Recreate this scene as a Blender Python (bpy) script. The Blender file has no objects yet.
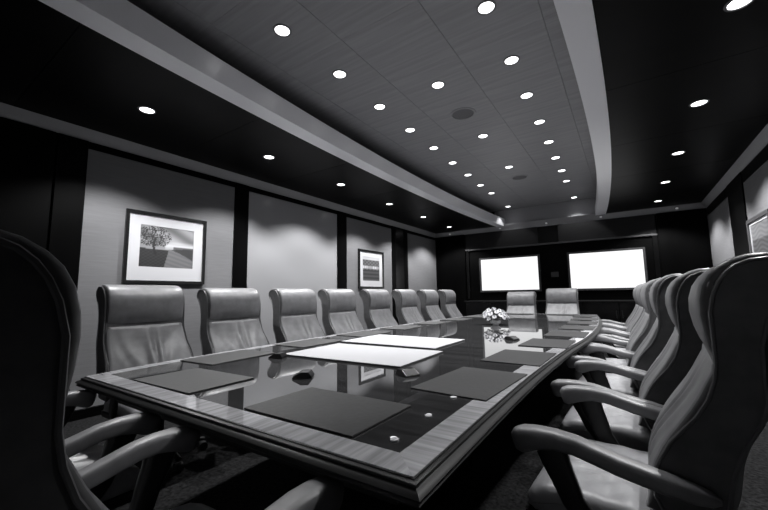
import bpy, bmesh, math, random
from mathutils import Vector, Matrix
random.seed(7)
PI = math.pi
scene = bpy.context.scene
C = scene.collection

# ---------------------------------------------------------------- camera
YAW, PITCH, ROLL, FPX, ZC = 0.591049, 0.110766, -0.0153556, 358.55, 1.15
fw = Vector((-math.sin(YAW)*math.cos(PITCH), math.cos(YAW)*math.cos(PITCH), math.sin(PITCH)))
rt = Vector((math.cos(YAW), math.sin(YAW), 0)); up = rt.cross(fw)
r2 = rt*math.cos(ROLL) + up*math.sin(ROLL); u2 = -rt*math.sin(ROLL) + up*math.cos(ROLL)
cam_d = bpy.data.cameras.new('camera'); cam = bpy.data.objects.new('camera', cam_d); C.objects.link(cam)
cam_d.sensor_width = 36; cam_d.lens = FPX/768*36; cam_d.clip_start = 0.02
cam.matrix_world = Matrix(((r2.x, u2.x, -fw.x, 0), (r2.y, u2.y, -fw.y, 0), (r2.z, u2.z, -fw.z, ZC), (0, 0, 0, 1)))
scene.camera = cam
# ---------------------------------------------------------------- world / exposure
w = bpy.data.worlds.new('world'); scene.world = w; w.use_nodes = True
w.node_tree.nodes['Background'].inputs[0].default_value = (0, 0, 0, 1)
w.node_tree.nodes['Background'].inputs[1].default_value = 0
vs = scene.view_settings
vs.view_transform = 'Standard'; vs.look = 'None'; vs.gamma = 1; vs.use_curve_mapping = False
vs.exposure = 0.0
SOFFIT_W, CENTRE_W = 145.0, 68.0      # lamp power of the wall-wash and the centre downlights
SOFFIT_CONE, CENTRE_CONE = 124, 84
SCREEN = 1.15

# ---------------------------------------------------------------- materials
MAT = {}
def col(v): return (v*0.99, v*0.99, v*1.03, 1)
def mat(name, v, rough=.5, spec=.5, noise=0, nscale=(20, 20, 20), bump=0, metal=0, coat=0, emit=0, det=4):
    m = bpy.data.materials.new(name); m.use_nodes = True
    nt = m.node_tree; b = nt.nodes['Principled BSDF']
    b.inputs['Base Color'].default_value = col(v); b.inputs['Roughness'].default_value = rough
    b.inputs['Specular IOR Level'].default_value = spec; b.inputs['Metallic'].default_value = metal
    b.inputs['Coat Weight'].default_value = coat; b.inputs['Coat Roughness'].default_value = .03
    if emit:
        b.inputs['Emission Color'].default_value = (.99, .99, 1, 1); b.inputs['Emission Strength'].default_value = emit
    if noise or bump:
        tc = nt.nodes.new('ShaderNodeTexCoord'); mp = nt.nodes.new('ShaderNodeMapping')
        mp.inputs['Scale'].default_value = nscale
        nt.links.new(tc.outputs['Object'], mp.inputs['Vector'])
        n = nt.nodes.new('ShaderNodeTexNoise'); n.inputs['Scale'].default_value = 1; n.inputs['Detail'].default_value = det
        nt.links.new(mp.outputs['Vector'], n.inputs['Vector'])
        if noise:
            r = nt.nodes.new('ShaderNodeValToRGB')
            r.color_ramp.elements[0].position = .3; r.color_ramp.elements[1].position = .7
            r.color_ramp.elements[0].color = col(v*(1-noise)); r.color_ramp.elements[1].color = col(min(1, v*(1+noise)))
            nt.links.new(n.outputs['Fac'], r.inputs['Fac']); nt.links.new(r.outputs['Color'], b.inputs['Base Color'])
        if bump:
            bp = nt.nodes.new('ShaderNodeBump'); bp.inputs['Strength'].default_value = bump; bp.inputs['Distance'].default_value = .004
            nt.links.new(n.outputs['Fac'], bp.inputs['Height']); nt.links.new(bp.outputs['Normal'], b.inputs['Normal'])
    MAT[name] = m
    return m
mat('black_wood', .0018, .4, .06, .35, (3, 3, .6))
mat('black_gloss', .003, .25, .3, .3, (.8, 3, 3))
mat('soffit_wood', .004, .4, .08, .35, (.7, 6, 3))
mat('ceiling_wood', .29, .45, .4, .12, (1.2, 22, 3))
mat('beam_paint', .92, .28, .8)
mat('crown_paint', .34, .5, .4)
mat('ledge_paint', .07, .5, .4)
mat('band_fabric', .026, .8, .2, .1, (4, 4, 40))
mat('coffer_paint', .30, .7, .2)
mat('wall_fabric', .20, .85, .2, .06, (3, 6, 90), .15)
mat('whiteboard', .35, .16, .5)
mat('carpet', .016, .95, .1, .85, (45, 45, 45), .6, det=6)
mat('leather', .18, .42, .5, .14, (16, 16, 16), .25)
mat('leather_seat_lit', .25, .38, .5, .14, (16, 16, 16), .25)  # same chair leather, lightened to carry the light falling on the seats
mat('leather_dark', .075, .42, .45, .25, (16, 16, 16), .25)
mat('pipe_leather', .09, .38, .5)
mat('chair_wood', .014, .3, .5)
mat('caster', .02, .4, .5)
mat('table_field', .030, .008, .5, .3, (2, 25, 2), 0)
MAT['table_field'].node_tree.nodes['Principled BSDF'].inputs['IOR'].default_value = 2.15
mat('table_edge', .012, .40, .22, .3, (8, 8, 8))
mat('band_side', .34, .06, .7, .3, (3, 60, 3), 0)
mat('band_end', .34, .06, .7, .3, (60, 3, 3), 0)
mat('pad', .026, .55, .3, .15, (60, 60, 60), .2)
mat('white_board', .37, .6, .2)
mat('board_core', .06, .6, .2)
mat('black_plastic', .012, .28, .5)
mat('grey_plastic', .04, .6, .3)
mat('metal', .5, .5, .4)
mat('screen_on', .02, .3, .3, emit=SCREEN)
mat('screen_frame', .05, .35, .5)
mat('lamp_lens', .6, .4, .3, emit=5.0)
mat('lamp_lens_dim', .6, .4, .3, emit=.16)
mat('lamp_ring', .16, .4, .5)
mat('grille', .13, .6, .3)
mat('frame_black', .012, .25, .5)
mat('frame_grey', .10, .3, .5)
mat('passepartout', .60, .8, .2)
mat('petal', .55, .6, .3)
mat('leaf', .10, .5, .4)
mat('bowl', .55, .2, .5)
def print_mat():
    m = bpy.data.materials.new('photo_print'); m.use_nodes = True
    b = m.node_tree.nodes['Principled BSDF']; a = m.node_tree.nodes.new('ShaderNodeVertexColor'); a.layer_name = 'print'
    m.node_tree.links.new(a.outputs['Color'], b.inputs['Base Color']); b.inputs['Roughness'].default_value = .4
    MAT['photo_print'] = m
print_mat()

# ---------------------------------------------------------------- mesh helpers
def mesh(name, V, F, m, parent=None, smooth=None):
    me = bpy.data.meshes.new(name); me.from_pydata([tuple(v) for v in V], [], F)
    bm = bmesh.new(); bm.from_mesh(me); bmesh.ops.recalc_face_normals(bm, faces=bm.faces); bm.to_mesh(me); bm.free()
    me.materials.append(MAT[m])
    if smooth is not None:
        me.polygons.foreach_set('use_smooth', [True]*len(me.polygons)); me.set_sharp_from_angle(angle=math.radians(smooth))
    me.update()
    return link(name, me, parent)
def link(name, me, parent=None):
    o = bpy.data.objects.new(name, me); C.objects.link(o)
    if parent: o.parent = parent
    return o
def tag(o, label, cat, group=None):
    o['label'] = label; o['category'] = cat
    if group: o['group'] = group
    return o
def struct(o): o['kind'] = 'structure'; return o
def thing(name, label, cat, loc=(0, 0, 0), rz=0, group=None):
    o = bpy.data.objects.new(name, None); C.objects.link(o); o.empty_display_size = .1
    o.location = loc; o.rotation_euler = (0, 0, rz)
    return tag(o, label, cat, group)
def copy_tree(o, parent=None):
    c = o.copy(); C.objects.link(c); c.parent = parent
    for ch in list(o.children): copy_tree(ch, c)
    return c
def boxvf(x0, x1, y0, y1, z0, z1):
    V = [(x, y, z) for x in (x0, x1) for y in (y0, y1) for z in (z0, z1)]
    F = [(0, 1, 3, 2), (4, 6, 7, 5), (0, 4, 5, 1), (2, 3, 7, 6), (0, 2, 6, 4), (1, 5, 7, 3)]
    return V, F
def box(name, x0, x1, y0, y1, z0, z1, m, parent=None, bev=0):
    V, F = boxvf(x0, x1, y0, y1, z0, z1)
    if not bev: return mesh(name, V, F, m, parent)
    bm = bmesh.new(); vs_ = [bm.verts.new(v) for v in V]
    for f in F: bm.faces.new([vs_[i] for i in f])
    bmesh.ops.recalc_face_normals(bm, faces=bm.faces)
    bmesh.ops.bevel(bm, geom=list(bm.edges), offset=bev, segments=2, profile=.6, affect='EDGES')
    me = bpy.data.meshes.new(name); bm.to_mesh(me); bm.free(); me.materials.append(MAT[m])
    return link(name, me, parent)
def boxes(name, L, m, parent=None):
    V, F = [], []
    for b in L:
        v, f = boxvf(*b); n = len(V); V += v; F += [tuple(i+n for i in q) for q in f]
    return mesh(name, V, F, m, parent)
def lathe(name, prof, m, parent=None, n=24, loc=(0, 0, 0), smooth=40, cap=True):
    V, F = [], []
    for r, z in prof:
        for i in range(n): V.append((loc[0]+r*math.cos(2*PI*i/n), loc[1]+r*math.sin(2*PI*i/n), loc[2]+z))
    for k in range(len(prof)-1):
        for i in range(n): F.append((k*n+i, k*n+(i+1) % n, (k+1)*n+(i+1) % n, (k+1)*n+i))
    if cap:
        if prof[0][0] > 1e-4: F.append(tuple(range(n)))
        if prof[-1][0] > 1e-4: F.append(tuple((len(prof)-1)*n+i for i in range(n)))
    return mesh(name, V, F, m, parent, smooth)
def sweep(name, pts, rad, m, parent=None, n=8, closed=False, flat=None, smooth=50):
    """tube along pts; rad scalar or list of (half width, half height)"""
    V, F = [], []; N = len(pts); P = [Vector(p) for p in pts]
    for k in range(N):
        a = P[(k-1) % N] if closed or k else P[0]; b = P[(k+1) % N] if closed or k < N-1 else P[-1]
        t = (b-a).normalized()
        side = Vector((1, 0, 0)) if abs(t.x) < .9 else Vector((0, 1, 0))
        s = (side - t*side.dot(t)).normalized(); u = t.cross(s)
        hw, hh = (rad, rad) if not isinstance(rad, (list, tuple)) else rad[k]
        for i in range(n):
            a_ = 2*PI*(i+.5)/n; cx_, sx = math.cos(a_), math.sin(a_)
            if flat:
                e = flat; cx_ = math.copysign(abs(cx_)**e, cx_); sx = math.copysign(abs(sx)**e, sx)
            V.append(P[k] + s*cx_*hw + u*sx*hh)
    for k in range(N if closed else N-1):
        for i in range(n): F.append((k*n+i, k*n+(i+1) % n, ((k+1) % N)*n+(i+1) % n, ((k+1) % N)*n+i))
    if not closed: F += [tuple(range(n)), tuple((N-1)*n+i for i in range(n))]
    return mesh(name, V, F, m, parent, smooth)
def inset2(poly, d):
    n = len(poly); A = sum(poly[i][0]*poly[(i+1) % n][1]-poly[(i+1) % n][0]*poly[i][1] for i in range(n)); sg = 1 if A > 0 else -1
    out = []
    for i in range(n):
        p0 = Vector(poly[i-1]); p1 = Vector(poly[i]); p2 = Vector(poly[(i+1) % n])
        t = ((p1-p0).normalized()+(p2-p1).normalized())
        t = t.normalized() if t.length > 1e-6 else (p2-p1).normalized()
        nrm = Vector((-t.y, t.x))*sg
        out.append((p1.x+nrm.x*d, p1.y+nrm.y*d))
    return out
def loft(name, poly, stations, m, parent=None, disp=None, smooth=55, wide=None):
    """closed section poly in (y,z), stations (x, inset); disp(x,i,y,z) -> (dy,dz)"""
    V, F = [], []; n = len(poly)
    for x, ins in stations:
        for i, (y, z) in enumerate(inset2(poly, ins)):
            dy, dz = disp(x, i, y, z) if disp else (0, 0)
            V.append((x*(wide(y, z) if wide else 1), y+dy, z+dz))
    for k in range(len(stations)-1):
        for i in range(n): F.append((k*n+i, k*n+(i+1) % n, (k+1)*n+(i+1) % n, (k+1)*n+i))
    F += [tuple(range(n)), tuple((len(stations)-1)*n+i for i in range(n))]
    return mesh(name, V, F, m, parent, smooth)
def interp(T, y):
    if y <= T[0][0]: return T[0][1]
    for (a, va), (b, vb) in zip(T, T[1:]):
        if y <= b:
            t = (y-a)/(b-a); t = t
            return va+(vb-va)*t
    return T[-1][1]
def smoothcurve(T, n=60):
    """Catmull-Rom resample of (y,x) table"""
    out = []
    for i in range(n+1):
        y = T[0][0]+(T[-1][0]-T[0][0])*i/n
        k = max(j for j in range(len(T)-1) if T[j][0] <= y+1e-9)
        p1, p2 = T[k], T[k+1]; p0 = T[k-1] if k else (2*p1[0]-p2[0], 2*p1[1]-p2[1]); p3 = T[k+2] if k+2 < len(T) else (2*p2[0]-p1[0], 2*p2[1]-p1[1])
        h = p2[0]-p1[0]; t = (y-p1[0])/h
        m1 = (p2[1]-p0[1])/(p2[0]-p0[0])*h; m2 = (p3[1]-p1[1])/(p3[0]-p1[0])*h
        x = (2*t**3-3*t*t+1)*p1[1]+(t**3-2*t*t+t)*m1+(-2*t**3+3*t*t)*p2[1]+(t**3-t*t)*m2
        out.append((y, x))
    return out
ORD = ['first', 'second', 'third', 'fourth', 'fifth', 'sixth', 'seventh', 'eighth', 'ninth', 'tenth', 'eleventh', 'twelfth']

# ---------------------------------------------------------------- room shell
XL, XR, YN, YE, ZS, ZT = -4.5, 1.45, -2.2, 9.4, 2.88, 3.30
struct(box('floor', XL-.1, XR+.1, YN-.1, YE+.1, -.1, 0, 'carpet'))
ceil = struct(box('ceiling', XL-.1, XR+.1, YN-.1, YE+.1, ZT+.02, ZT+.12, 'black_wood'))
wl = struct(box('wall_left', XL-.12, XL, YN-.1, YE+.1, 0, ZT+.02, 'black_wood'))
wr = struct(box('wall_right', XR, XR+.12, YN-.1, YE+.1, 0, ZT+.02, 'black_wood'))
we = struct(box('wall_end', XL, XR, YE, YE+.12, 0, ZT+.02, 'black_wood'))
wb = struct(box('wall_back', XL, XR, YN-.12, YN, 0, ZT+.02, 'black_wood'))
# centre ceiling tiles, a 0.727 m grid with dark joints
TX = [-3.305+.73*i for i in range(6)]; TY0 = 1.43
tile_me = None
for i in range(5):
    for k in range(-5, 11):
        x0, x1 = TX[i]+.0015, TX[i+1]-.0015; y0, y1 = TY0+.727*k+.0008, TY0+.727*(k+1)-.0008
        if y0 > YE-.02: continue
        y1 = min(y1, YE-.004)
        if k < 10:
            if tile_me is None:
                o = box('ceiling_panel', -.3635, .3635, -.3627, .3627, 0, .018, 'ceiling_wood', ceil); tile_me = o.data
            else: o = link('ceiling_panel', tile_me, ceil)
            o.location = ((x0+x1)/2, (y0+y1)/2, ZT)
        else: box('ceiling_panel', x0, x1, y0, y1, ZT, ZT+.018, 'ceiling_wood', ceil)
# bowed soffits with light bands along the coffer
def lo(y): return -2.895+.0105*(y-4.9)**2
def li(y): return lo(y)+.185
def ro(y): return -.02-.0085*(y-4.0)**2
def ri(y): return ro(y)-.185-.004*max(0, y-6)
def strip_between(name, f0, f1, y0, y1, z0, z1, m, parent, n=24):
    V, F = [], []
    for i in range(n+1):
        y = y0+(y1-y0)*i/n
        V += [(f0(y), y, z0), (f1(y), y, z0), (f1(y), y, z1), (f0(y), y, z1)]
    for i in range(n):
        for j in range(4): F.append((i*4+j, i*4+(j+1) % 4, i*4+4+(j+1) % 4, i*4+4+j))
    F += [(0, 1, 2, 3), tuple(n*4+j for j in range(4))]
    return mesh(name, V, F, m, parent, 30)
ZF = 3.065
sl = strip_between('soffit', lambda y: XL+.002, lambda y: lo(y)+.004, YN, YE-.002, ZS+.018, ZF, 'soffit_wood', ceil)
sr = strip_between('soffit', lambda y: ro(y)-.004, lambda y: XR-.002, YN, YE-.002, ZS+.018, ZF, 'soffit_wood', ceil)
seams = [-2.2, -.78, .68, 2.1, 3.53, 4.98, 6.43, 7.85, 9.39]
for a, b in zip(seams, seams[1:]):
    strip_between('soffit_panel', lambda y: XL+.004, lambda y: lo(y)-.001, a+.003, b-.003, ZS, ZS+.018, 'soffit_wood', sl, 8)
    strip_between('soffit_panel', lambda y: ro(y)+.001, lambda y: XR-.004, a+.003, b-.003, ZS, ZS+.018, 'soffit_wood', sr, 8)
o = strip_between('beam', lo, li, YN, YE-.003, ZS-.012, ZF+.002, 'beam_paint', ceil, 40); o['label'] = 'light painted beam edging the left soffit'
o = strip_between('beam', ri, ro, YN, YE-.003, ZS-.012, ZF+.002, 'beam_paint', ceil, 40); o['label'] = 'light painted beam edging the right soffit'
# crown mouldings
def crown(name, p0, p1, inward, zb, zt, d):
    P = [(0, zb-.012), (.012, zb-.012), (.016, zb+.008), (d*.45, (zb+zt)/2-.012), (d-.006, zt-.018), (d, zt-.002), (0, zt-.002)]
    V, F = [], []
    for q in (p0, p1):
        for (u, z) in P: V.append((q[0]+inward[0]*u, q[1]+inward[1]*u, z))
    n = len(P)
    for i in range(n): F.append((i, (i+1) % n, n+(i+1) % n, n+i))
    F += [tuple(range(n)), tuple(n+i for i in range(n))]
    return struct(mesh(name, V, F, 'crown_paint', None, 25))
crown('trim_1', (XL+.001, YN), (XL+.001, YE), (1, 0), 2.785, ZS, .075)
crown('trim_2', (XR-.001, YN), (XR-.001, YE), (-1, 0), 2.775, ZS, .09)
crown('trim_3', (XL+.001, YE-.001), (XR-.001, YE-.001), (0, -1), 2.775, ZS+.03, .10)
crown('trim_4', (XL+.001, YN+.001), (XR-.001, YN+.001), (0, 1), 2.775, ZS, .10)
# fabric panels and dark pilasters on the left wall
LP = [(-1.9, -.15, 'wall_fabric'), (1.254, 2.925, 'wall_fabric'), (3.15, 5.09, 'whiteboard'), (5.36, 7.0, 'wall_fabric'), (7.73, 9.375, 'wall_fabric')]
for a, b, m in LP:
    o = box('whiteboard_panel' if m == 'whiteboard' else 'fabric_panel', XL-.002, XL+.018, a, b, .09, 2.69, m, wl, .003)
    if m == 'whiteboard': o['label'] = 'glossy white writing panel'
for a, b in [(-.15, 1.0), (1.012, 1.254), (2.925, 3.15), (5.09, 5.36), (7.0, 7.16), (7.56, 7.73)]:
    box('pilaster', XL-.002, XL+.034, a+.002, b-.002, .09, 2.765, 'black_wood', wl, .004)
box('pilaster', XL-.002, XL+.026, 7.165, 7.555, .09, 2.765, 'black_gloss', wl, .004)
box('header_rail', XL-.002, XL+.022, 1.256, YE-.01, 2.694, 2.765, 'black_wood', wl)
struct(box('baseboard_left', XL+.001, XL+.04, YN+.01, YE-.01, 0, .088, 'black_wood'))
for a, b in [(4.75, 6.72), (7.55, 9.37)]:
    box('fabric_panel', XR-.018, XR+.002, a, b, .09, 2.60, 'wall_fabric', wr, .003)
for a, b in [(4.3, 4.75), (6.72, 7.55)]:
    box('pilaster', XR-.034, XR+.002, a+.002, b-.002, .09, 2.76, 'black_wood', wr, .004)
box('header_rail', XR-.022, XR+.002, -1.8, YE-.01, 2.604, 2.76, 'black_wood', wr)
struct(box('baseboard_right', XR-.04, XR-.001, YN+.01, YE-.01, 0, .088, 'black_wood'))
for a, b in [(-4.2, -2.6), (-2.3, -.5), (-.2, 1.2)]:
    box('fabric_panel', a, b, YN-.002, YN+.018, .09, 2.66, 'wall_fabric', wb, .003)
# end wall: dark side cabinets, upper grey band, light ledge, coffer end face
box('side_panel', XL+.02, -3.60, YE-.05, YE+.002, .0, 2.765, 'black_wood', we, .004)
box('side_panel', .63, XR-.02, YE-.05, YE+.002, .0, 2.765, 'black_wood', we, .004)
box('upper_panel', -3.58, -1.72, YE-.03, YE+.002, 2.345, 2.765, 'band_fabric', we, .004)
box('upper_panel', -1.26, .61, YE-.03, YE+.002, 2.345, 2.765, 'band_fabric', we, .004)
box('centre_panel', -1.715, -1.265, YE-.012, YE+.002, 2.345, 2.765, 'black_gloss', we, .003)
box('ledge', -3.59, .62, YE-.06, YE+.002, 2.305, 2.342, 'ledge_paint', we, .004)
box('coffer_end_panel', -2.75, -.15, YE-.016, YE+.002, ZS+.04, ZT-.004, 'coffer_paint', we)
box('niche_frame', -3.58, -3.50, YE-.035, YE+.002, 1.0, 2.30, 'black_gloss', we, .003)
box('niche_frame', .53, .61, YE-.035, YE+.002, 1.0, 2.30, 'black_gloss', we, .003)

# ---------------------------------------------------------------- lamps
def downlight(name, x, y, z, power, cone, label, group, r=.062, lens='lamp_lens', tilt=0):
    t = thing(name, label, 'downlight', (x, y, z), 0, group)
    lathe('trim_ring', [(r*.92, .006), (r*.96, -.006), (r*1.18, -.005), (r*1.2, .0), (r*1.2, .004)], 'lamp_ring', t, 24, cap=False)
    lathe('lens', [(r*.93, -.001), (r*.5, -.003), (.0001, -.004)], lens, t, 24, cap=False)
    if power:
        ld = bpy.data.lights.new('lamp', 'SPOT'); ld.energy = power; ld.spot_size = math.radians(cone); ld.spot_blend = .42 if z < 3 else .18
        ld.shadow_soft_size = .035; ld.color = (1, 1, 1)
        lo_ = bpy.data.objects.new('lamp', ld); C.objects.link(lo_); lo_.parent = t; lo_.location = (0, 0, -.03)
    return t
g = 'wall wash downlights in the left soffit'
for i, (x, y) in enumerate([(-3.549, 1.399), (-3.573, 2.786), (-3.59, 4.17), (-3.645, 5.645), (-3.67, 7.085), (-3.70, 8.578)]):
    downlight('soffit_downlight', x, y, ZS, SOFFIT_W, SOFFIT_CONE, f'small round downlight in the dark left soffit, {ORD[i]} from the camera end', g)
g = 'wall wash downlights in the right soffit'
for i, (x, y) in enumerate([(.699, 2.869), (.688, 4.274), (.67, 5.724), (.646, 7.169), (.634, 8.628)]):
    downlight('soffit_downlight', x, y, ZS, SOFFIT_W, SOFFIT_CONE, f'small round downlight in the dark right soffit, {ORD[i]} from the camera end', g)
for i, x in enumerate([-3.6, -2.2, -.8, .6]):  # added lamps out of view, bounce fill for the camera-facing chair sides
    downlight('added_fill_lamp', x, -1.55, ZS if i in (0, 3) else ZT, 280, 76, f'added unseen fill lamp washing the wall behind the camera, {ORD[i]} from the left', 'added fill lamps behind the camera')
g = 'downlights in the raised centre ceiling'
def cc(y): return 88 if y > 8.5 else CENTRE_CONE
for i, (x, y) in enumerate([(-2.166, 1.793), (-2.168, 2.503), (-2.196, 3.231), (-2.204, 3.946), (-2.21, 4.66), (-2.226, 5.391), (-2.241, 6.127), (-2.266, 6.877), (-2.264, 7.579), (-2.305, 9.034)]):
    downlight('ceiling_downlight', x, y, ZT, CENTRE_W if y < 8.5 else (12 if x < -1.5 else 24), cc(y), f'round downlight in left row of the raised ceiling, {ORD[i]} from the camera end', g)
for i, (x, y) in enumerate([(-1.461, 3.227), (-1.48, 4.691), (-1.518, 6.155)]):
    downlight('ceiling_downlight', x, y, ZT, CENTRE_W if y < 8.5 else (12 if x < -1.5 else 24), cc(y), f'round downlight in middle row of the raised ceiling, {ORD[i]} from the camera end', g)
for i, (x, y) in enumerate([(-.722, 2.516), (-.729, 3.263), (-.751, 3.974), (-.757, 4.713), (-.771, 5.445), (-.788, 6.168), (-.80, 6.907), (-.815, 7.625), (-.84, 9.087)]):
    downlight('ceiling_downlight', x, y, ZT, CENTRE_W if y < 8.5 else (12 if x < -1.5 else 24), cc(y), f'round downlight in right row of the raised ceiling, {ORD[i]} from the camera end', g)
for i, x in enumerate([-4.02, -2.62, -1.50, -.36, .98]):
    t = thing('crown_puck_light', f'tiny dim puck light in the end wall crown, {ORD[i]} from the left', 'puck light', (x, YE-.055, 2.826), 0, 'puck lights in the end crown')
    t.rotation_euler = (math.radians(-42), 0, 0)
    lathe('trim_ring', [(.03, .02), (.03, -.004), (.042, -.004), (.042, .01)], 'lamp_ring', t, 16, cap=False)
    lathe('lens', [(.03, -.002), (.0001, -.004)], 'lamp_lens_dim', t, 16, cap=False)
for (x, y, lab) in [(-1.475, 3.95, 'large round ceiling speaker grille between the nearer middle downlights'), (-1.505, 6.845, 'round ceiling speaker grille near the far end of the raised ceiling')]:
    t = thing('ceiling_speaker', lab, 'speaker', (x, y, ZT), 0, 'ceiling speakers')
    lathe('rim', [(.125, .004), (.127, -.006), (.15, -.006), (.153, .002)], 'ceiling_wood', t, 36, cap=False)
    lathe('grille', [(.126, -.001), (.06, -.002), (.0001, -.002)], 'grille', t, 36, cap=False)

# ---------------------------------------------------------------- table
L_T = [(.73, -2.39), (1.2, -2.475), (2.0, -2.52), (3.2, -2.545), (4.3, -2.535), (5.3, -2.48), (6.4, -2.39), (7.35, -2.28)]
R_T = [(.73, -.421), (1.3, -.426), (2.0, -.42), (2.9, -.385), (3.6, -.335), (4.5, -.31), (5.5, -.33), (6.4, -.385), (7.35, -.47)]
Lc, Rc = smoothcurve(L_T, 40), smoothcurve(R_T, 40)
outline = [(x, y) for y, x in Rc] + [(x, y) for y, x in reversed(Lc)]      # counter-clockwise
def offset_poly(P, d):
    n = len(P); out = []
    for i in range(n):
        p0, p1, p2 = Vector(P[i-1]), Vector(P[i]), Vector(P[(i+1) % n])
        e0, e1 = (p1-p0).normalized(), (p2-p1).normalized()
        n0, n1 = Vector((e0.y, -e0.x)), Vector((e1.y, -e1.x))
        b = (n0+n1); k = d*2/b.dot(b) if b.length > 1e-6 else d
        out.append((p1.x+b.x*k, p1.y+b.y*k))
    return out
ZTAB = .75
tb = thing('conference_table', 'long dark glossy boat-shaped conference table with pale banded wood border', 'table', (-1.41, 4.0, 0))
inv = Matrix.Translation((1.41, -4.0, 0))
def tpart(name, V, F, m, smooth=None):
    o = mesh(name, [(v[0]+1.41, v[1]-4.0, v[2]) for v in V], F, m, tb, smooth); return o
BW = .088
inn = offset_poly(outline, -BW)
n = len(outline); nR = len(Rc)
tpart('field', [(x, y, ZTAB-.0005) for x, y in inn]+[(x, y, ZTAB-.03) for x, y in inn], [tuple(range(n)), tuple(range(2*n-1, n-1, -1))]+[(i, n+i, n+(i+1) % n, (i+1) % n) for i in range(n)], 'table_field')
def band(idx, m, name='border'):
    V, F = [], []
    for i in idx: V += [(*outline[i], ZTAB), (*inn[i], ZTAB), (*inn[i], ZTAB-.02), (*outline[i], ZTAB-.02)]
    for k in range(len(idx)-1):
        for j in range(4): F.append((k*4+j, k*4+(j+1) % 4, k*4+4+(j+1) % 4, k*4+4+j))
    F += [(0, 1, 2, 3), tuple((len(idx)-1)*4+j for j in range(4))]
    tpart(name, V, F, m)
band(list(range(nR)), 'band_side'); band(list(range(nR-1, nR+1)), 'band_end')
band(list(range(nR, n)), 'band_side'); band([n-1, 0], 'band_end')
PROF = [(0, .7485), (.0025, .7465), (.003, .742), (.008, .742), (.014, .738), (.016, .732), (.013, .727), (.018, .722), (.028, .714), (.033, .706), (.031, .699), (.024, .696), (.026, .69), (.030, .684), (.028, .677), (.014, .672), (-.03, .668), (-.03, .735)]
V, F = [], []
PROF = [(d, .7485-(.7485-z)*.62) for d, z in PROF[:-2]]+[(-.03, .70), (-.03, .735)]
rings = [offset_poly(outline, d) for d, z in PROF]; k = len(PROF)
for (d, z), R_ in zip(PROF, rings): V += [(x, y, z) for x, y in R_]
for a in range(k):
    b = (a+1) % k
    for i in range(n): F.append((a*n+i, a*n+(i+1) % n, b*n+(i+1) % n, b*n+i))
tpart('edge_moulding', V, F, 'table_edge', 35)
apo, api = offset_poly(outline, -.12), offset_poly(outline, -.15)
V = [(x, y, z) for P_ in (apo, api) for z in (.60, .725) for x, y in P_]
F = []
for i in range(n):
    j = (i+1) % n
    F += [(i, j, n+j, n+i), (2*n+i, 3*n+i, 3*n+j, 2*n+j), (i, 2*n+i, 2*n+j, j), (n+i, n+j, 3*n+j, 3*n+i)]
tpart('apron', V, F, 'table_edge', 35)
for y in (2.1, 4.1, 6.2):
    o = box('pedestal', -.42, .42, y-4-.28, y-4+.28, .0, .72, 'table_edge', tb, .02)
    box('plinth', -.47, .47, y-4-.33, y-4+.33, .0, .09, 'black_wood', o, .01)
for (x, y) in [(-.564, .879), (-.574, 1.104), (-.587, 1.343)]:
    lathe('grommet', [(.0125, -.001), (.0125, .003), (.009, .0045), (.0001, .005)], 'metal', tb, 20, (x+1.41, y-4, ZTAB))

# ---------------------------------------------------------------- desk pads
def pad(x, y, sx, sy, rz, label):
    o = box('desk_pad', -sx/2, sx/2, -sy/2, sy/2, 0, .005, 'pad', None, .0015)
    o.location = (x, y, ZTAB+.0005); o.rotation_euler = (0, 0, rz)
    tag(o, label, 'desk pad', 'dark desk pads on the table')
pad(-.923, .995, .50, .335, .0, 'dark desk pad at the near table end, closer to the metal studs')
pad(-1.80, .985, .50, .325, .02, 'dark desk pad at the near table end, by the left corner')
for i in range(8):
    xr = interp(R_T, 1.63+.745*i)-.012-.165-(.0 if i else .015)
    pad(xr, 1.63+.745*i, .335, .53 if not i else .49, -.06 if i == 0 else -.03*(1-i/4), f'dark desk pad along the right table side, {ORD[i]} from the near end')
    xl = interp(L_T, 1.475+.78*i)+.075+.165
    pad(xl, 1.475+.78*i, .335, .49, .05 if i == 0 else .0, f'dark desk pad along the left table side, {ORD[i]} from the near end')
pad(-1.72, 7.12, .49, .32, 0, 'dark desk pad at the far table end, left one')
pad(-.99, 7.12, .49, .32, 0, 'dark desk pad at the far table end, right one')

# ---------------------------------------------------------------- chairs
SHELL_F = [(-.02, .55), (-.02, .621), (-.042, .668), (-.065, .712), (-.1, .758), (-.131, .796), (-.16, .847), (-.178, .899), (-.186, .95), (-.186, 1.009), (-.186, 1.094), (-.198, 1.15), (-.213, 1.185), (-.23, 1.21), (-.252, 1.23)]
SHELL_T = [(-.28, 1.242), (-.315, 1.246), (-.348, 1.236), (-.369, 1.21), (-.371, 1.178), (-.353, 1.147), (-.327, 1.118)]
SHELL_R = [(-.305, 1.071), (-.29, 1.0), (-.286, .926), (-.285, .86), (-.27, .80), (-.236, .738), (-.216, .69), (-.2, .64), (-.184, .54), (-.18, .46), (-.06, .45)]
SHELL = SHELL_F+SHELL_T+SHELL_R
HEAD = [(-.203, .958), (-.187, .968), (-.178, .995), (-.172, 1.035), (-.168, 1.085), (-.170, 1.13), (-.179, 1.172), (-.195, 1.205), (-.216, 1.228), (-.245, 1.247), (-.28, 1.258), (-.318, 1.260), (-.35, 1.249), (-.37, 1.232), (-.36, 1.222), (-.33, 1.232), (-.29, 1.23), (-.25, 1.212), (-.22, 1.175), (-.205, 1.12), (-.205, 1.03), (-.212, .958)]
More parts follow.
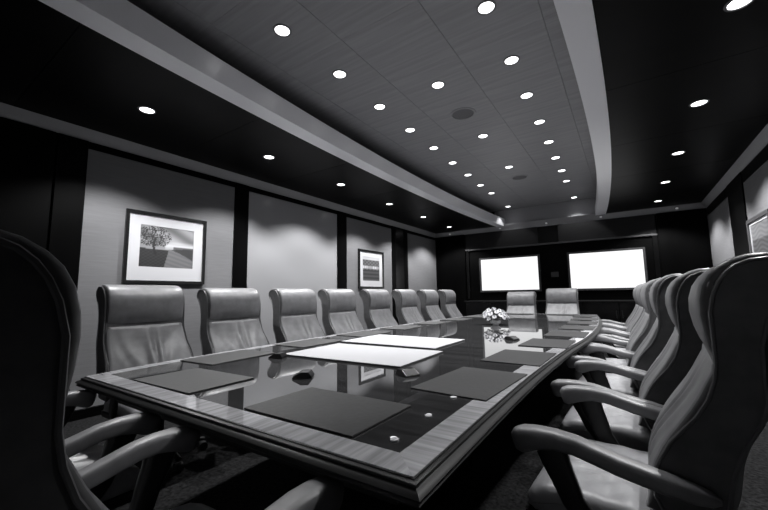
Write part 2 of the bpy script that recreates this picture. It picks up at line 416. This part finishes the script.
LUMB = [(-.203, .953), (-.182, .944), (-.165, .922), (-.149, .89), (-.13, .85), (-.108, .81), (-.082, .77), (-.056, .73), (-.032, .69), (-.012, .645), (.002, .6), (.008, .55), (.006, .5), (-.05, .49), (-.06, .6), (-.1, .70), (-.165, .80), (-.2, .88), (-.212, .955)]
HW = .285
def edge_stations(hw, n, ins=((0, .016), (.003, .009), (.010, .003), (.02, 0))):
    S = [(-hw+a, i) for a, i in ins]
    a = hw-ins[-1][0]
    S += [(-a+2*a*k/n, 0) for k in range(1, n)]
    S += [(hw-b, i) for b, i in reversed(ins)]
    return S
def lumbar_disp(x, i, y, z):
    if i < 2 or i > 11: return (0, 0)
    t = (z-.5)/.46; m = max(0, 1-abs(x)/.24)
    spread = x/(z-.36)
    a = .009*math.sin(spread*26+1.3*math.sin(x*23+1))*m**.8*max(0, min(1, 2.1-2.0*t))*min(1, t*3+.2)
    return (a+.012*(1-(x/HW)**2)-.016, 0)
def head_disp(x, i, y, z):
    if i < 1 or i > 10: return (0, 0)
    return (.02*(1-(x/HW)**2)*math.sin(PI*min(1, max(0, (z-.96)/.29)))**.7, 0)
SEAT = [(-.12, .455), (-.05, .476), (.05, .484), (.15, .486), (.24, .484), (.31, .474), (.352, .452), (.368, .42), (.362, .39), (.34, .375), (.1, .372), (-.12, .372)]
def dense(P, k=3):
    out = []
    for i in range(len(P)):
        a, b = P[i], P[(i+1) % len(P)]
        for j in range(k): out.append((a[0]+(b[0]-a[0])*j/k, a[1]+(b[1]-a[1])*j/k))
    return out
SEATD = dense(SEAT, 3)
def seat_disp(x, i, y, z):
    if z < .44: return (0, 0)
    r = math.hypot(x, y+.02); a = math.atan2(x, y+.02)
    k = .009*math.sin(a*19)*math.exp(-((r-.16)/.11)**2)
    return (0, k+.012*(1-(x/.28)**2)-.006)
def shade_pad_sides(o):  # side faces of the pads get darker leather, their shade put into the colour
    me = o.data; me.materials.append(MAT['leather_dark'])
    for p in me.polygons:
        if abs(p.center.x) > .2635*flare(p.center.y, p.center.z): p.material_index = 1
def flare(y, z): return 1+.07*max(0, min(1, (.95-z)/.3))*(1 if z > .6 else max(0, 1-(.6-z)/.15))
def make_chair():
    t = thing('conference_chair', '', 'chair')
    def shell_disp(x, i, y, z):
        if i < len(SHELL_F)+len(SHELL_T)-2 or i > len(SHELL)-3: return (0, 0)
        return (-.045*(1-(x/.272)**2)*min(1, (1.15-z)/.12), 0) if abs(x) < .272 else (0, 0)
    sh = loft('back_shell', SHELL, [(-.281, .008), (-.274, .0)]+[(-.272+.0544*k, 0) for k in range(11)]+[(.274, 0), (.281, .008)], 'leather_dark', t, shell_disp, smooth=40, wide=flare)
    for s in (-1, 1):
        sweep('piping', [(s*.281*flare(y, z), y, z) for y, z in inset2(SHELL, .004)], .0055, 'pipe_leather', sh, 6, True)
    shade_pad_sides(loft('headrest', HEAD, edge_stations(.274, 10), 'leather', t, head_disp))
    shade_pad_sides(loft('lumbar_cushion', LUMB, edge_stations(.274, 64), 'leather', t, lumbar_disp, wide=flare))
    loft('seat_cushion', SEATD, edge_stations(.282, 40, ((0, .03), (.004, .018), (.014, .006), (.03, 0))), 'leather_seat_lit', t, seat_disp)
    box('seat_pan', -.275, .275, -.16, .335, .335, .378, 'chair_wood', t, .012)
    for s in (-1, 1):
        path = [(.372, .634), (.368, .635), (.355, .640), (.33, .650), (.29, .660), (.235, .666), (.174, .661), (.115, .646), (.06, .632), (0, .621), (-.06, .611), (-.115, .602), (-.15, .597), (-.168, .594)]
        rad = [(.012, .014), (.026, .030), (.034, .040), (.037, .042), (.038, .036), (.037, .030), (.036, .028), (.036, .027), (.036, .027), (.035, .027), (.034, .026), (.029, .023), (.020, .017), (.007, .007)]
        xs = [.341]*10+[.341, .338, .334, .332]
        ap = sweep('armrest', [(s*x, y, z) for x, (y, z) in zip(xs, path)], rad, 'leather', t, 20, flat=.58)
        sweep('arm_seam', [(s*(x+r[0]*.83), y, z+r[1]*.62) for x, (y, z), r in zip(xs[2:-2], path[2:-2], rad[2:-2])], .0022, 'leather_dark', ap, 5)
        sweep('arm_post', [(s*.338, .25, .635), (s*.338, .237, .59), (s*.336, .218, .545), (s*.328, .195, .48), (s*.318, .155, .42), (s*.295, .12, .375), (s*.26, .10, .352)],
              [(.02, .05), (.019, .045), (.018, .04), (.018, .036), (.018, .036), (.018, .034), (.018, .02)], 'chair_wood', t, 12, flat=.55)
    lathe('gas_column', [(.06, .335), (.055, .30), (.03, .295), (.03, .14), (.045, .135), (.05, .06), (.0001, .06)], 'chair_wood', t, 18, (0, .09, 0))
    for k in range(5):
        a = 2*PI*k/5+.3; d = (math.cos(a), math.sin(a))
        lg = sweep('base_leg', [(d[0]*r, .09+d[1]*r, z) for r, z in ((.03, .115), (.12, .112), (.22, .095), (.30, .078))], [(.028, .024), (.026, .022), (.022, .016), (.016, .012)], 'chair_wood', t, 8, flat=.6)
        cx_, cy_ = d[0]*.295, .09+d[1]*.295
        V, F = [], []
        m_ = 14
        for s in (-.022, -.006, .006, .022):
            for i in range(m_):
                b = 2*PI*i/m_; hx = math.cos(b)*.029
                V.append((cx_+d[0]*hx-d[1]*s, cy_+d[1]*hx+d[0]*s, .0295+math.sin(b)*.029))
        for q in (0, 2):
            for i in range(m_): F.append((q*m_+i, q*m_+(i+1) % m_, (q+1)*m_+(i+1) % m_, (q+1)*m_+i))
            F += [tuple(q*m_+i for i in range(m_)), tuple((q+1)*m_+i for i in range(m_))]
        for i in range(m_): F.append((m_+i, m_+(i+1) % m_, 2*m_+(i+1) % m_, 2*m_+i))
        mesh('caster', V, F, 'caster', lg, 40)
    return t
proto = make_chair(); used = [False]
def chair(x, y, rz, label, group, hs=1.0):
    o = proto if not used[0] else copy_tree(proto); used[0] = True
    o.location = (x, y, 0); o.rotation_euler = (0, 0, rz); o.scale = (1, 1, hs); o['label'] = label; o['group'] = group
LCH = [1.33, 2.10, 2.912, 3.682, 4.556, 5.446, 6.33, 7.21]
for i, y in enumerate(LCH):
    chair(-2.955, y, -PI/2, f'grey leather high-back chair along the picture wall side, {ORD[i]} from the near end', 'chairs on the left side', .985 if i else 1)
RCH = [(.03, 1.68, -.09), (.02, 2.48, -.06), (-.015, 3.29, -.04), (-.045, 4.1, .02), (-.015, 4.93, .06), (-.045, 5.75, .06), (-.07, 6.58, .05)]
for i, (x, y, a) in enumerate(RCH):
    chair(x, y, PI/2+a, f'grey leather high-back chair along the right table side, {ORD[i]} from the near end', 'chairs on the right side', .993 if i < 2 else 1)
chair(-1.87, 7.74, PI, 'grey leather high-back chair at the far table end, nearer the flowers', 'chairs at the far end', .93)
chair(-1.09, 7.76, PI, 'grey leather high-back chair at the far table end, below the right screen', 'chairs at the far end', .975)
chair(-1.01, .385, 0, 'dark leather chair in the left foreground seen from behind its back', 'chairs at the near end')
chair(-1.99, .385, 0, 'chair at the near table end by the left corner, only one armrest showing', 'chairs at the near end')

# ---------------------------------------------------------------- things on the table
def white_board(x0, x1, y0, y1, z, rz, label):
    t = thing('presentation_board', label, 'board', ((x0+x1)/2, (y0+y1)/2, z), rz, 'white boards lying on the table')
    a, b = (x1-x0)/2, (y1-y0)/2
    box('core', -a, a, -b, b, 0, .008, 'board_core', t); box('white_face', -a+.001, a-.001, -b+.001, b-.001, .0082, .0095, 'white_board', t)
white_board(-1.99, -1.065, 1.70, 2.30, ZTAB+.001, .03, 'blank white board lying on the table, nearer one')
white_board(-2.075, -1.18, 2.40, 2.985, ZTAB+.001, 0, 'blank white board lying on the table, farther one')
def wedge(x, y, rz, label, s=.82):
    t = thing('connection_box', label, 'connection box', (x, y, ZTAB+.0005), rz, 'black wedge boxes on the table')
    P = [(-.055, 0), (.06, 0), (.06, .008), (.01, .035), (-.035, .035), (-.055, .01)]
    V = [(sx*.05*s, p*s, q*s) for sx in (-1, 1) for p, q in P]; n = len(P)
    F = [tuple(range(n)), tuple(range(2*n-1, n-1, -1))]+[(i, (i+1) % n, n+(i+1) % n, n+i) for i in range(n)]
    mesh('housing', V, F, 'black_plastic', t)
    V = [(sx*.04*s, p*s, q*s) for sx in (-1, 1) for p, q in [(.056, .0115), (.016, .0335), (.0165, .0345), (.057, .0125)]]
    mesh('socket_plate', V, [(0, 1, 2, 3), (7, 6, 5, 4), (0, 4, 5, 1), (1, 5, 6, 2), (2, 6, 7, 3), (3, 7, 4, 0)], 'grey_plastic', t)
wedge(-1.364, 1.30, 2.2, 'small black wedge box between the nearer white board and the near desk pad')
wedge(-.944, 1.60, -2.0, 'small black wedge box at the right corner of the nearer white board')
wedge(-1.94, 1.62, 2.0, 'small black wedge box at the left corner of the nearer white board')
wedge(-.85, 3.22, -2.0, 'small black wedge box in front of the white flowers')
# flowers
ft = thing('flower_arrangement', 'low round arrangement of white flowers in a small bowl', 'flowers', (-1.41, 4.62, ZTAB+.0005))
lathe('bowl', [(.0001, 0), (.035, .0), (.04, .006), (.06, .025), (.066, .05), (.062, .052), (.055, .03), (.0001, .012)], 'bowl', ft, 28, cap=False)
def leaf_mesh():
    V = [(0, 0, 0), (.02, .035, .012), (-.02, .035, .012), (.022, .075, .012), (-.022, .075, .012), (0, .125, -.008), (0, .035, .006), (0, .075, .004)]
    return V, [(0, 1, 6), (0, 6, 2), (1, 3, 7, 6), (6, 7, 4, 2), (3, 5, 7), (7, 5, 4)]
lv = None
for k in range(14):
    if lv is None:
        V, F = leaf_mesh(); o = mesh('leaf', V, F, 'leaf', ft, 60); lv = o.data
    else: o = link('leaf', lv, ft)
    o.location = (0, 0, .065); o.rotation_euler = (random.uniform(-.1, .45), random.uniform(-.3, .3), 2*PI*k/14)
pm = None
def bloom_mesh():
    V, F = [], []
    for ring, (n_, r, tilt, z) in enumerate(((7, .042, .35, 0), (6, .034, .8, .006), (4, .022, 1.2, .01))):
        for i in range(n_):
            a = 2*PI*i/n_+ring*.4; b = len(V)
            for (p, q, h) in ((0, 0, 0), (.55, .42, .06), (.55, -.42, .06), (1, .22, -.08), (1, -.22, -.08)):
                rr = r*p; rad_ = rr*math.cos(tilt); zz = rr*math.sin(tilt)+h*r+z
                V.append((math.cos(a)*rad_-math.sin(a)*q*r, math.sin(a)*rad_+math.cos(a)*q*r, zz))
            F += [(b, b+1, b+2), (b+1, b+3, b+4, b+2)]
    return V, F
for k in range(30):
    ph = math.acos(1-k/30*.95); th = k*2.39996
    if pm is None:
        V, F = bloom_mesh(); o = mesh('bloom', V, F, 'petal', ft, 60); pm = o.data
    else: o = link('bloom', pm, ft)
    rr = random.uniform(.11, .145)
    o.location = (rr*1.1*math.sin(ph)*math.cos(th), rr*1.1*math.sin(ph)*math.sin(th), .068+rr*.95*math.cos(ph)); o.rotation_euler = (0, ph*.8, th)
    s = random.uniform(.55, 1.0); o.scale = (s, s, s*1.5)
for k in range(9):
    o = link('leaf', lv, ft); o.location = (0, 0, .09); o.rotation_euler = (random.uniform(.5, 1.2), 0, 2*PI*k/9+.2); o.scale = (1, 1.15, 1)

# ---------------------------------------------------------------- wall-mounted things
def screen(x0, x1, z0, z1, label):
    t = thing('wall_screen', label, 'screen', ((x0+x1)/2, YE-.045, z0), 0, 'screens on the end wall')
    a, h, f = (x1-x0)/2, z1-z0, .045
    boxes('bezel', [(-a-f, a+f, -.02, .043, -f, 0), (-a-f, a+f, -.02, .043, h, h+f), (-a-f, -a, -.02, .043, 0, h), (a, a+f, -.02, .043, 0, h), (-a, a, .01, .043, 0, h)], 'screen_frame', t)
    box('panel', -a+.0005, a-.0005, -.004, .009, .0005, h-.0005, 'screen_on', t)
screen(-3.165, -1.75, 1.225, 2.035, 'lit blank wall screen, left of the pair')
screen(-1.055, .345, 1.225, 2.03, 'lit blank wall screen, right of the pair')
t = thing('wall_sensor', 'small dark sensor plate on the wall between the two screens', 'sensor', (-1.392, YE-.001, 1.572))
box('plate', -.08, .08, -.02, 0, -.06, .06, 'screen_frame', t, .006); lathe('dome', [(.03, 0), (.028, .006), (.0001, .012)], 'grey_plastic', t, 16).rotation_euler = (PI/2, 0, 0)
t.children[1].location = (0, -.02, 0)
t = thing('credenza', 'long low black cabinet under the two wall screens', 'cabinet', (-1.48, YE-.055, 0))
box('body', -2.0, 2.0, -.40, 0, .06, .93, 'black_wood', t); box('plinth', -1.97, 1.97, -.36, 0, 0, .06, 'black_wood', t)
box('top', -2.03, 2.03, -.43, 0, .932, .962, 'table_edge', t, .004)
for k in range(6):
    x = -1.99+k*.6633
    d = box('door', x+.004, x+.659, -.42, -.402, .075, .92, 'black_gloss', t, .003)
    box('handle', x+(.60 if k % 2 == 0 else .045), x+(.615 if k % 2 == 0 else .06), -.44, -.42, .6, .75, 'black_plastic', d)

# framed pictures: prints drawn as vertex colours
def print_grid(name, w_, h_, fn, parent, nx=72, nz=54):
    V = [(0, w_*(i/nx-.5), h_*(j/nz-.5)) for j in range(nz+1) for i in range(nx+1)]
    F = [(j*(nx+1)+i, j*(nx+1)+i+1, (j+1)*(nx+1)+i+1, (j+1)*(nx+1)+i) for j in range(nz) for i in range(nx)]
    me = bpy.data.meshes.new(name); me.from_pydata(V, [], F); me.materials.append(MAT['photo_print'])
    ca = me.color_attributes.new('print', 'FLOAT_COLOR', 'POINT')
    for q, v in enumerate(V):
        c = fn(v[1]/w_+.5, v[2]/h_+.5); ca.data[q].color = col(max(0, min(1, c)))
    return link(name, me, parent)
rn = random.Random(3)
branches = [(rn.uniform(.02, .5), rn.uniform(.5, .98), rn.uniform(.02, .05)) for _ in range(70)]
def tree_print(u, v):
    hz = .46-.03*math.sin(u*5)
    if v > hz:
        c = .27+.32*max(0, 1-abs(v-.55)/.12)*(u > .45)+.10*math.sin(u*9+v*13)*(v > .6)-.12*(v-.5)
        if v < .52 and u > .6: c = .12
    else:
        c = .035+.012*math.sin(u*70)*math.sin(v*83)
        pl, pr = .52-.08*(hz-v)/hz, .56+.75*(hz-v)/hz
        if pl < u < pr: c = .16+.02*math.sin(u*23+v*61)
        elif u >= pr: c = .05
    if abs(u-.27-.03*math.sin(v*9)) < .022+.03*max(0, .36-v) and .3 < v < .7: c = .02
    d = math.hypot((u-.25)/.30, (v-.74)/.25)
    if d < 1.05 and v > .5:
        k = math.sin(u*83+math.sin(v*37)*2)*math.sin(v*71+math.sin(u*41)*2)
        if k > -.12+.5*max(0, d-.6): c = .03
    return c
def town_print(u, v):
    if v > .88: return .5
    c = .10+.06*math.sin(u*31)*math.sin(v*43)
    if .5 < v < .62: c = .30+.3*math.sin(u*27)**2*(math.sin(u*11) > 0)
    if v < .45: c = .05+.03*math.sin(v*40)
    return c
def field_print(u, v): return .10+.05*math.sin(v*70+math.sin(u*9)*3)+.12*(v > .7)
def picture(wall_x, sgn, yc, zc, W, H, pw, ph, fn, label, fm, fwid, margin_shift=0):
    t = thing('framed_picture', label, 'picture', (wall_x, yc, zc), 0 if sgn > 0 else PI, 'framed pictures on the walls')
    a, b, f = W/2, H/2, fwid
    boxes('frame', [(0, .032, -a, a, b-f, b), (0, .032, -a, a, -b, -b+f), (0, .032, -a, -a+f, -b+f, b-f), (0, .032, a-f, a, -b+f, b-f), (0, .004, -a+f, a-f, -b+f, b-f)], fm, t)
    boxes('passepartout', [(.004, .014, -a+f, a-f, ph/2+margin_shift, b-f), (.004, .014, -a+f, a-f, -b+f, -ph/2+margin_shift), (.004, .014, -a+f, -pw/2, -ph/2+margin_shift, ph/2+margin_shift), (.004, .014, pw/2, a-f, -ph/2+margin_shift, ph/2+margin_shift)], 'passepartout', t)
    o = print_grid('print', pw, ph, fn if sgn > 0 else (lambda u, v: fn(1-u, v)), t); o.location = (.008, 0, margin_shift)
picture(XL+.019, 1, 2.07, 1.725, .90, .815, .60, .475, tree_print, 'black framed photograph of a bare tree beside a path', 'frame_black', .034, .02)
picture(XL+.019, 1, 6.17, 1.69, .905, .81, .60, .50, town_print, 'smaller looking black framed dark photograph near the far end of the left wall', 'frame_black', .045, .01)
picture(XR-.019, -1, 6.22, 1.66, .90, .80, .735, .635, field_print, 'grey framed picture on the right wall, cut by the photo edge', 'frame_grey', .045)
